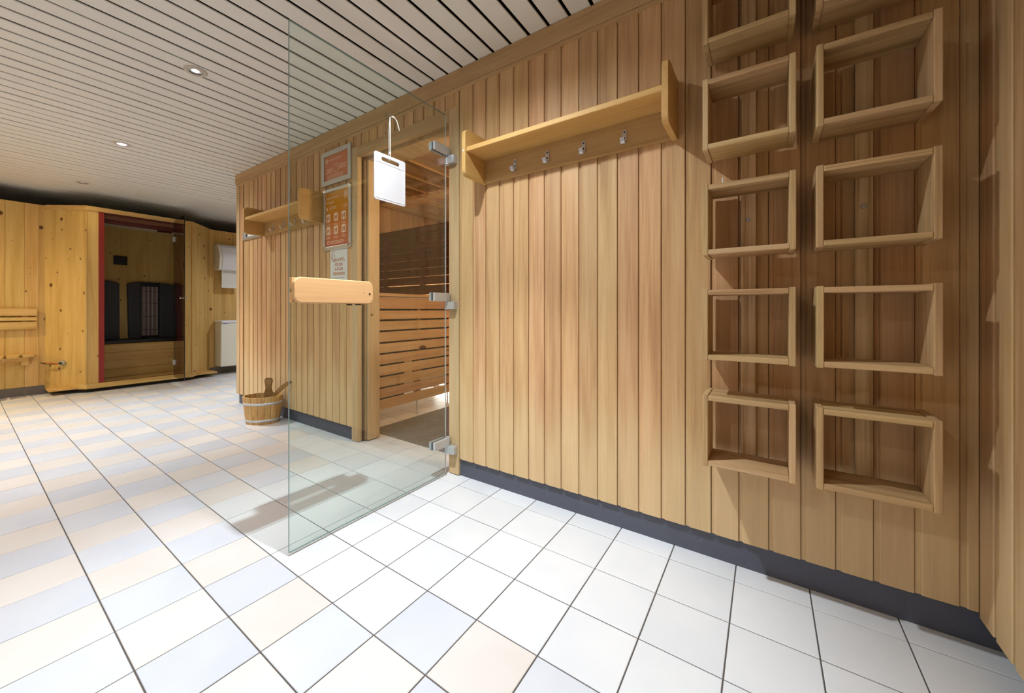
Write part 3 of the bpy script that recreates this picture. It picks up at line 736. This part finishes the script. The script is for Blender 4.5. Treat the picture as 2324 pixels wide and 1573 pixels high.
for i in range(5):
    for k in range(4): fs.append((i*4+k, (i+1)*4+k, (i+1)*4+(k+1)%4, i*4+(k+1)%4))
lm.add(vs, fs).build('handle', M['ladlewood'], ld, bevel=.003)
MB().lathe([(0, .028), (.03, .03), (.042, .045), (.045, .07), (.042, .07), (.038, .048), (.0, .036)], (-.012, -.012, 0), 18).build('bowl', M['ladlewood'], ld, smooth=True)

# ------------------------------------------------------------------ ceiling lamps
ringm = MB().lathe([(.029, -.004), (.031, -.0035), (.034, -.005), (.036, -.003), (.048, -.004), (.052, -.001), (.052, .002)], (0, 0, 0), 32).mesh('ring', M['ringpaint'], smooth=True)
baffm = MB().lathe([(.030, -.004), (.029, .014), (.024, .028)], (0, 0, 0), 24).mesh('baffle', M['lampdark'], smooth=True)
for (lx, ly, st, colr, watt, lab) in LAMPS:
    r = thing('downlight', lab, 'ceiling lamp', (lx, ly, HC), 'ceiling downlights')
    inst('ring', ringm, r, (0, 0, -.001)); inst('baffle', baffm, r, (0, 0, -.001))
    bmx = M['bulb_dim'] if st == 'dim' else (M['bulb_cool'] if colr is COOL else M['bulb_neut'])
    zb = .002 if st == 'dim' else -.003
    MB().lathe([(0, zb - .002), (.016, zb - .0015), (.0255, zb + .002), (.0255, zb + .006)], (0, 0, 0), 24).build('bulb', bmx, r, smooth=True)
    for nm_, wt_, deg_, bl_ in (('core_beam', watt[0], 74, .62), ('spill_beam', watt[1], 158, 1.0)):
        ldat = bpy.data.lights.new(nm_, 'SPOT'); ldat.energy = wt_; ldat.color = colr
        ldat.spot_size = math.radians(deg_); ldat.spot_blend = bl_; ldat.shadow_soft_size = 0.022
        lo_ = bpy.data.objects.new(nm_, ldat); lo_.location = (0, 0, -.030); link(lo_, r)

# ------------------------------------------------------------------ sauna interior
sl = MB().box(-2.70, -2.615, .13, 2.9, 0, 2.175).build('wall_sauna_left', M['backing']); tag(sl, 'inner left wall of the sauna lined with vertical spruce', 'wall', kind='structure')
sb_ = MB().box(-2.70, .9, 2.80, 2.9, 0, 2.175).build('wall_sauna_back', M['sauna_z']); tag(sb_, 'inner back wall of the sauna', 'wall', kind='structure')
sr = MB().box(.8, .9, .13, 2.9, 0, 2.175).build('wall_sauna_right', M['sauna_z']); tag(sr, 'inner right wall of the sauna', 'wall', kind='structure')
si = MB().box(-2.70, -.985, .131, .145, 0, 2.175).box(-.07, .9, .131, .145, 0, 2.175).box(-.985, -.07, .131, .145, 1.95, 2.175).build('wall_sauna_front', M['sauna_z']); tag(si, 'inner face of the sauna front wall', 'wall', kind='structure')
bm_ = MB().box(-.012, 0.0, 0.001, .089, 0, 2.16).mesh('board', M['sauna_z'])
for k in range(29): inst('board', bm_, sl, (-2.600, .15 + k*.09, 0))
sc_ = MB().box(-2.70, .9, .13, 2.9, 2.176, 2.19).build('ceiling_sauna', M['sauna']); tag(sc_, 'low spruce ceiling inside the sauna with thin battens', 'ceiling', kind='structure')
bm_ = MB().box(0.002, .098, 2.0*.075, 2.79, 2.163, 2.175).mesh('board', M['sauna'])
for k in range(34): inst('board', bm_, sc_, (-2.60 + k*.1, 0, 0))
for xx_ in (-2.54, -2.31, -2.02, -1.75, -1.48, -1.20): MB().box(xx_-.006, xx_+.006, .15, 2.79, 2.146, 2.163).build('batten', M['sauna'], sc_)
# slatted bench front
bn = thing('sauna_bench', 'tall slatted spruce bench front seen through the sauna doorway', 'bench', (-1.15, .6, 0))
XBn = -1.15
gaps = [.114, .202, .288, .374, .461, .550, .634, .724, .808, .891, .994]
for z0, z1 in zip(gaps, gaps[1:]):
    MB().box(XBn - .020 - .02*(z0 > .45 and z0 < .54)*0, XBn + (.012 if abs(z0-.288) < .01 or abs(z0-.550) < .01 else 0), .15, 1.16, z0 + .007, z1 - .007).build('slat', M['sauna'], bn, bevel=.004).location = (1.15, -.6, 0)
for yy in (.30, .72, 1.10):
    MB().box(XBn - .066, XBn - .022, yy - .022, yy + .022, .13, .985).build('post', M['sauna_z'], bn).location = (1.15, -.6, 0)
    MB().lathe([(0, 0), (.016, 0), (.016, .008), (.006, .012), (.006, .13)], (XBn - .044, yy, 0), 10).build('foot', M['steel'], bn, smooth=True).location = (1.15, -.6, 0)
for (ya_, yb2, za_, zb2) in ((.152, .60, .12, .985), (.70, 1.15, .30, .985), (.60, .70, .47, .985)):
    MB().box(XBn - .085, XBn - .068, ya_, yb2, za_, zb2).build('inner_board', M['toe'], bn).location = (1.15, -.6, 0)  # dark boards added behind the slats so the gaps look shaded
for k in range(12): MB().box(XBn - .1 - k*.115, XBn - k*.115 - .005 - .0, .15, 1.38, .996, 1.02).build('seat_board', M['sauna'], bn, bevel=.003).location = (1.15, -.6, 0)
b2 = thing('sauna_bench', 'spruce bench along the back of the sauna, mostly hidden by the door post', 'bench', (-.5, 1.3, 0))
for z0, z1 in ((.16, .25), (.26, .35), (.36, .44)): MB().box(-1.12, .78, 1.20, 1.22, z0, z1).build('slat', M['sauna_x'] if 'sauna_x' in M else M['sauna'], b2, bevel=.003).location = (.5, -1.3, 0)
for k in range(5): MB().box(-1.12, .78, 1.20 + k*.1, 1.29 + k*.1, .445, .47).build('seat_board', M['sauna'], b2, bevel=.003).location = (.5, -1.3, 0)
for xx_ in (-1.08, -.2, .7): MB().box(xx_, xx_+.05, 1.23, 1.28, 0, .445).build('leg', M['sauna_z'], b2).location = (.5, -1.3, 0)
# dark slatted backrest wall
br = thing('slatted_screen', 'dark slatted screen above the sauna bench with light showing through', 'screen', (-1.7, 1.4, 1.05))
zs = [1.055, 1.165, 1.259, 1.353, 1.450, 1.544, 1.634, 1.732, 1.822]
for z0, z1 in zip(zs, zs[1:]): MB().box(-2.595, -.62, 1.40, 1.42, z0 + .0035, z1 - .0035).build('slat', M['sauna_dark'], br).location = (1.7, -1.4, -1.05)
for xx_ in (-2.55, -1.92, -1.25, -.70): MB().box(xx_, xx_+.07, 1.422, 1.45, 1.06, 1.815).build('upright', M['sauna_dark'], br).location = (1.7, -1.4, -1.05)
st_ = MB().box(-2.57, -.66, 1.52, 1.535, 1.10, 1.115).build('light_strip', M['led']); tag(st_, 'warm light strip behind the dark sauna backrest', 'lamp')  # unseen emitter added so light shows through the screen gaps
sbk = MB().box(-2.595, -.62, 1.60, 1.62, 1.02, 1.80).build('wall_sauna_panel', M['sauna_z']); tag(sbk, 'spruce panel behind the sauna backrest', 'wall', kind='structure')
# lamps inside the sauna
tb = thing('tube_lamp', 'white tube lamp on the floor under the sauna bench', 'lamp', (-1.50, 1.62, .0))
MB().tube([(-.35, 0, .045), (.35, 0, .045)], .014, 10).build('tube', M['tube'], tb, smooth=True); MB().box(-.38, .38, -.02, .02, 0, .03).build('housing', M['white'], tb)
slp = thing('sauna_lamp', 'warm wall lamp inside the sauna beside the door', 'lamp', (.3, .155, 1.80))  # hidden lamp added to give the sauna interior its warm light
MB().lathe([(.06, 0), (.06, .02), (.045, .05), (.0, .06)], (0, 0, 0), 20, axis='y').build('shade', M['offwhite'], slp, smooth=True)
ldat = bpy.data.lights.new('sauna_glow', 'POINT'); ldat.energy = 30; ldat.color = (1, .70, .42); ldat.shadow_soft_size = .06
o = bpy.data.objects.new('sauna_glow', ldat); o.location = (0, .12, 0); link(o, slp)
# perforated mat
mt = MB(); mx0, mx1, my0, my1, pt = -1.10, -.145, .192, 1.04, .024
nx, ny = int((mx1-mx0)/pt), int((my1-my0)/pt)
for i in range(nx+1): mt.box(mx0 + i*pt - .0035, mx0 + i*pt + .0035, my0, my0 + ny*pt, .001, .0055)
for j in range(ny+1): mt.box(mx0, mx0 + nx*pt, my0 + j*pt - .0035, my0 + j*pt + .0035, .0012, .0052)
for i in range(nx+1):
    for j in range(ny+1): mt.box(mx0 + i*pt - .006, mx0 + i*pt + .006, my0 + j*pt - .006, my0 + j*pt + .006, .002, .0075)
o = mt.build('rubber_mat', M['mat']); tag(o, 'grey perforated rubber mat on the sauna floor behind the doorway', 'mat')

# ------------------------------------------------------------------ far pine wall and infrared cabin
XW, XF = -5.03, -4.70
def pine_wall(name, y0, y1, label):
    w_ = MB().box(XW - .05, XW - .012, y0, y1, .085, 2.0).build(name, M['pine']); tag(w_, label, 'wall', kind='structure')
    y = y0; ws = [.105, .12, .095, .13, .11]
    k = 0
    while y < y1 - .01:
        wd = min(ws[k % 5], y1 - y); k += 1
        MB().box(XW - .012, XW, y + .0006, y + wd - .0006, .09, 2.0).build('board', M['pine'], w_, bevel=.0012, seg=1); y += wd
    sk = MB().box(XW - .03, XW - .006, y0, y1, 0, .09).build('baseboard_far', M['grey_skirt']); tag(sk, 'grey skirting under ' + label, 'skirting', kind='structure')
pine_wall('wall_far', Y_BACK, -.95, 'the knotty pine wall left of the cabin')
pine_wall('wall_far_side', .40, 2.9, 'the knotty pine wall with the towel dispenser')

ic = thing('infrared_cabin', 'pine infrared cabin with angled corners and dark red door frame', 'cabin', (XF, -.3, 0))
def ip(name, mb, mat, parent=None, **k):
    o = mb.build(name, M[mat] if isinstance(mat, str) else mat, None, **k); o.parent = parent or ic
    if parent is None: o.matrix_parent_inverse = Matrix.Translation((-XF, .3, 0))
    return o
PL, PR = -.745, .165            # front corners
OL, OR = -.655, .018            # opening incl. red frame
t_ = .03
def slab(pts, z0, z1, th):      # vertical slab along a polyline segment, thickness towards -x
    (xa, ya), (xb, yb) = pts; d = Vector((xb-xa, yb-ya)).normalized(); n = Vector((-d.y, d.x))
    if n.x > 0: n = -n
    return MB().prism([(xa, ya), (xb, yb), (xb + n.x*th, yb + n.y*th), (xa + n.x*th, ya + n.y*th)], 'z', z0, z1)
ip('corner_panel', slab(((XW - .02, -1.0153), (XF, PL)), .075, 1.975, t_), 'pine')
ip('corner_panel', slab(((XF, PR), (XW - .02, .4673)), .075, 1.975, t_), 'pine')
ip('front_panel', MB().box(XF - t_, XF, PL, OL, .075, 1.975), 'pine')
ip('front_panel', MB().box(XF - t_, XF, OR + .045, PR, .075, 1.975), 'pine')
for (a, b_) in (((XW + .004, -1.0), (XF + .012, PL)), ((XF + .012, PL), (XF + .012, PR)), ((XF + .012, PR), (XW + .004, .45))):
    ip('top_trim', slab((a, b_), 1.958, 2.006, .02), 'pine_x')
    ip('bottom_trim', slab((a, b_), .040, .092, .02), 'pine_x')
    ip('toe_kick', slab(((a[0] - .05, a[1]), (b_[0] - .05, b_[1])), 0, .05, .02), 'toe')
for yy in (PL, PR): ip('corner_bead', MB().tube([(XF - .004, yy, .09), (XF - .004, yy, 1.96)], .012, 8), 'pine', smooth=True)
ip('frame_post', MB().box(XF - .05, XF + .004, OL, OL + .045, .088, 1.957), 'red', bevel=.002)
ip('frame_post', MB().box(XF - .05, XF + .004, OR, OR + .045, .088, 1.957), 'red', bevel=.002)
ip('frame_header', MB().box(XF - .05, XF + .002, OL + .045, OR, 1.945, 1.957), 'reddark')
ip('lintel_board', MB().box(XF - .09, XF - .06, OL, OR + .045, 1.905, 1.96), 'redbrown')
ip('inner_header', MB().box(XF - .14, XF - .10, OL, OR + .045, 1.865, 1.915), 'reddark')
ip('sill', MB().box(XF - .10, XF - .02, OL, OR + .045, .060, .088), 'redbrown')
# inner box
XI = -5.70
ip('back_wall', MB().box(XI - .03, XI, -1.05, .52, .05, 1.98), 'pine')
ip('side_wall', MB().box(XI, XW - .06, -1.05, -1.02, .05, 1.98), 'pine'); ip('side_wall', MB().box(XI, XW - .06, .46, .49, .05, 1.98), 'pine')
ip('roof', MB().box(XI - .03, XW - .05, -1.05, .52, 1.965, 1.985).box(XW - .05, XF - .02, -.74, .16, 1.985, 1.999), 'offwhite')  # unseen roof top made off-white to bounce light onto the ceiling above
ip('cabin_floor', MB().box(XI, XF - .05, -1.0, .45, .045, .062), 'pine')
ip('seat_top', MB().box(XI, -5.28, -1.02, .46, .475, .510), 'black', bevel=.004)
for k in range(4): ip('seat_front_board', MB().box(-5.32, -5.30, -1.02, .46, .065 + k*.102, .165 + k*.102), 'pine_x', bevel=.002)
ip('control_panel', MB().box(XI, XI + .02, -.372, -.244, 1.480, 1.594), 'black', bevel=.003)
def heater(y0, y1, mirror=False):
    n = 8; pts = []
    for k in range(n + 1):
        t = k / n; yy = y0 + (y1 - y0) * t
        a = (1 - t) if not mirror else t
        pts.append((yy, 1.262 - .028 * a * a))
    sl_ = .012
    pts = [(y0 + (sl_ if not mirror else 0), .51)] + pts + [(y1 - (0 if not mirror else -0.004), .51)]
    return MB().prism(pts, 'x', XI + .02, XI + .075)
ip('backrest_pad', heater(-.252, -.126), 'heater', bevel=.006)
ip('backrest_pad', heater(.068, .232, True), 'heater', bevel=.006)
ip('backrest_pad', heater(-.47, -.33, True), 'heater', bevel=.006)
for (a, b_) in ((-.126, .068), ):
    g_ = ip('heater_unit', outline(MB(), 0, 1, 0, 1, .1, 0, 0.001) if False else MB().box(XI + .01, XI + .045, a, b_, .51, 1.265), 'black', bevel=.003)
    for k in range(13): ip('grille_bar', MB().tube([(XI + .052, a + .018 + k*(b_-a-.036)/12, .54), (XI + .052, a + .018 + k*(b_-a-.036)/12, 1.205)], .0032, 6), 'grille', smooth=True)
    for z in (.62, .80, .98, 1.14): ip('grille_wire', MB().tube([(XI + .057, a + .01, z), (XI + .057, b_ - .01, z)], .0025, 6), 'black')
ip('heater_unit', MB().box(XI + .12, XI + .40, .425, .458, .52, 1.255), 'black', bevel=.003)
for k in range(8): ip('grille_bar', MB().tube([(XI + .14 + k*.034, .418, .55), (XI + .14 + k*.034, .418, 1.20)], .0035, 6), 'grille', smooth=True)
ip('roof_lamp', MB().box(-5.25, -5.05, -.36, -.14, 1.930, 1.955), 'reddark', bevel=.003); ip('roof_lamp', MB().box(-5.45, -5.35, .0, .14, 1.935, 1.955), 'reddark', bevel=.003)
# smoked glass door of the cabin
dr = bpy.data.objects.new('door', None); link(dr, ic); dr.matrix_parent_inverse = Matrix.Translation((-XF, .3, 0))
hx, hy, ex, ey = XF + .010, OR - .035, -4.197, -.05
d = Vector((ex-hx, ey-hy)); wdt = d.length; dr.location = (hx, hy, 0); dr.rotation_euler = (0, 0, math.atan2(d.y, d.x))
v8 = [(0,-.004,.075),(wdt,-.004,.075),(wdt,.004,.075),(0,.004,.075),(0,-.004,1.977),(wdt,-.004,1.977),(wdt,.004,1.977),(0,.004,1.977)]
MB().add(v8, [(0,1,5,4),(2,3,7,6)], 0).add(v8, [(1,2,6,5),(3,0,4,7),(4,5,6,7),(0,3,2,1)], 1).build('glass_pane', [M['smoke'], M['smokeedge']], dr)
MB().lathe([(0, -.035), (.014, -.035), (.014, -.026), (.006, -.018), (.006, .018), (.014, .026), (.014, .035), (0, .035)], (wdt - .04, 0, 1.025), 12, axis='y').build('knob', M['chrome'], dr, smooth=True)
for z in (.25, 1.75): MB().box(-.01, .05, -.014, .014, z - .03, z + .03).build('hinge', M['steel'], dr, bevel=.002)
# cable plug on the angled corner panel
pg = thing('cable_plug', 'orange cable with a clear round plug on the left corner of the cabin', 'cable', (-4.872, -.892, .325), rz=math.atan2(.33, .255))
MB().lathe([(0, -.002), (.026, -.002), (.026, .012), (.016, .022), (.0, .024)], (0, -.004, 0), 16, axis='y').build('plug', M['clear'], pg, smooth=True)
MB().lathe([(0, .024), (.012, .024), (.010, .036), (0, .036)], (0, -.004, 0), 12, axis='y').build('plug_core', M['darkscrew'], pg)
MB().tube([(-.02, -.03, -.005), (-.06, -.032, .002), (-.10, -.028, .008), (-.14, -.02, .009)], .006, 8).build('cable', M['orange'], pg, smooth=True)
MB().tube([(-.02, -.03, -.008), (-.07, -.034, -.007), (-.12, -.03, -.004), (-.175, -.012, .012)], .004, 8).build('cable', M['black'], pg, smooth=True)
# wall seat with backrest at the far left
ws_ = thing('bench_back', 'three board pine back on the far left pine wall', 'bench back', (XW, -1.6, .69))
for z0, z1 in ((.828, .902), (.779, .812), (.690, .764)):
    MB().box(.018, .040, -.70, .545, z0 - .69, z1 - .69).build('slat', M['pine_x'], ws_, bevel=.003)
for yy in (-.5, .0, .45): MB().box(0, .018, yy, yy + .04, .0, .21).build('bracket', M['pine'], ws_)
se = thing('wall_bench', 'pine plank bench on the far left wall below the three boards', 'bench', (XW, -1.06, .38))
for k in range(9):
    ln_ = min(.10 + k*.045, .40)
    MB().prism([(0, -k*.1), (ln_, -k*.1 - .02*(ln_ < .4)), (ln_ + .03*(ln_ < .4), -k*.1 - .092), (0, -k*.1 - .092)], 'z', .022, .048).build('plank', M['pine_seat'] if 'pine_seat' in M else M['pine_x'], se, bevel=.003)
MB().box(0.0, .06, -.10, -.05, -.06, .022).build('bracket', M['pine'], se); MB().box(0.0, .05, -.85, -.05, -.02, .022).build('rail', M['pine_x'], se)
# towel dispenser and bin on the far side wall
td = thing('towel_dispenser', 'white paper towel dispenser on the pine wall beyond the cabin', 'towel dispenser', (XW, .50, 1.44))
pf = [(0, 0), (0, .355), (.10, .352), (.150, .315), (.195, .22), (.205, .18), (.190, .07), (.17, .0)]
MB().prism([(a, z) for a, z in pf], 'y', .0, .035).build('end_cap', M['offwhite'], td, bevel=.006)
MB().prism([(a*1.02, z) for a, z in pf], 'y', .035, .31).build('cover', M['white'], td, bevel=.008)
MB().prism([(a, z) for a, z in pf], 'y', .31, .345).build('end_cap', M['offwhite'], td, bevel=.006)
MB().prism([(.10, .0), (.102, .0), (.112, -.12), (.108, -.245), (.106, -.245), (.109, -.12)], 'y', .055, .29).build('paper_towel', M['towel'], td)
wbn = thing('waste_bin', 'white wall hung waste bin below the towel dispenser', 'bin', (XW, .51, .11))
bpf = [(0, 0), (0, .60), (.225, .60), (.21, 0)]
MB().prism(bpf, 'y', .0, .33).build('body', M['offwhite'], wbn, bevel=.012)
MB().prism(rrect(0, .235, -.006, .336, .03, 4, (0, 1, 1, 0)), 'z', .60, .632).build('lid', M['white'], wbn, bevel=.006)
MB().box(.226, .2285, .02, .075, .588, .594).build('blue_strip', M['blue'] if 'blue' in M else plain('blue_strip', srgb(50, 110, 190), .5), wbn)
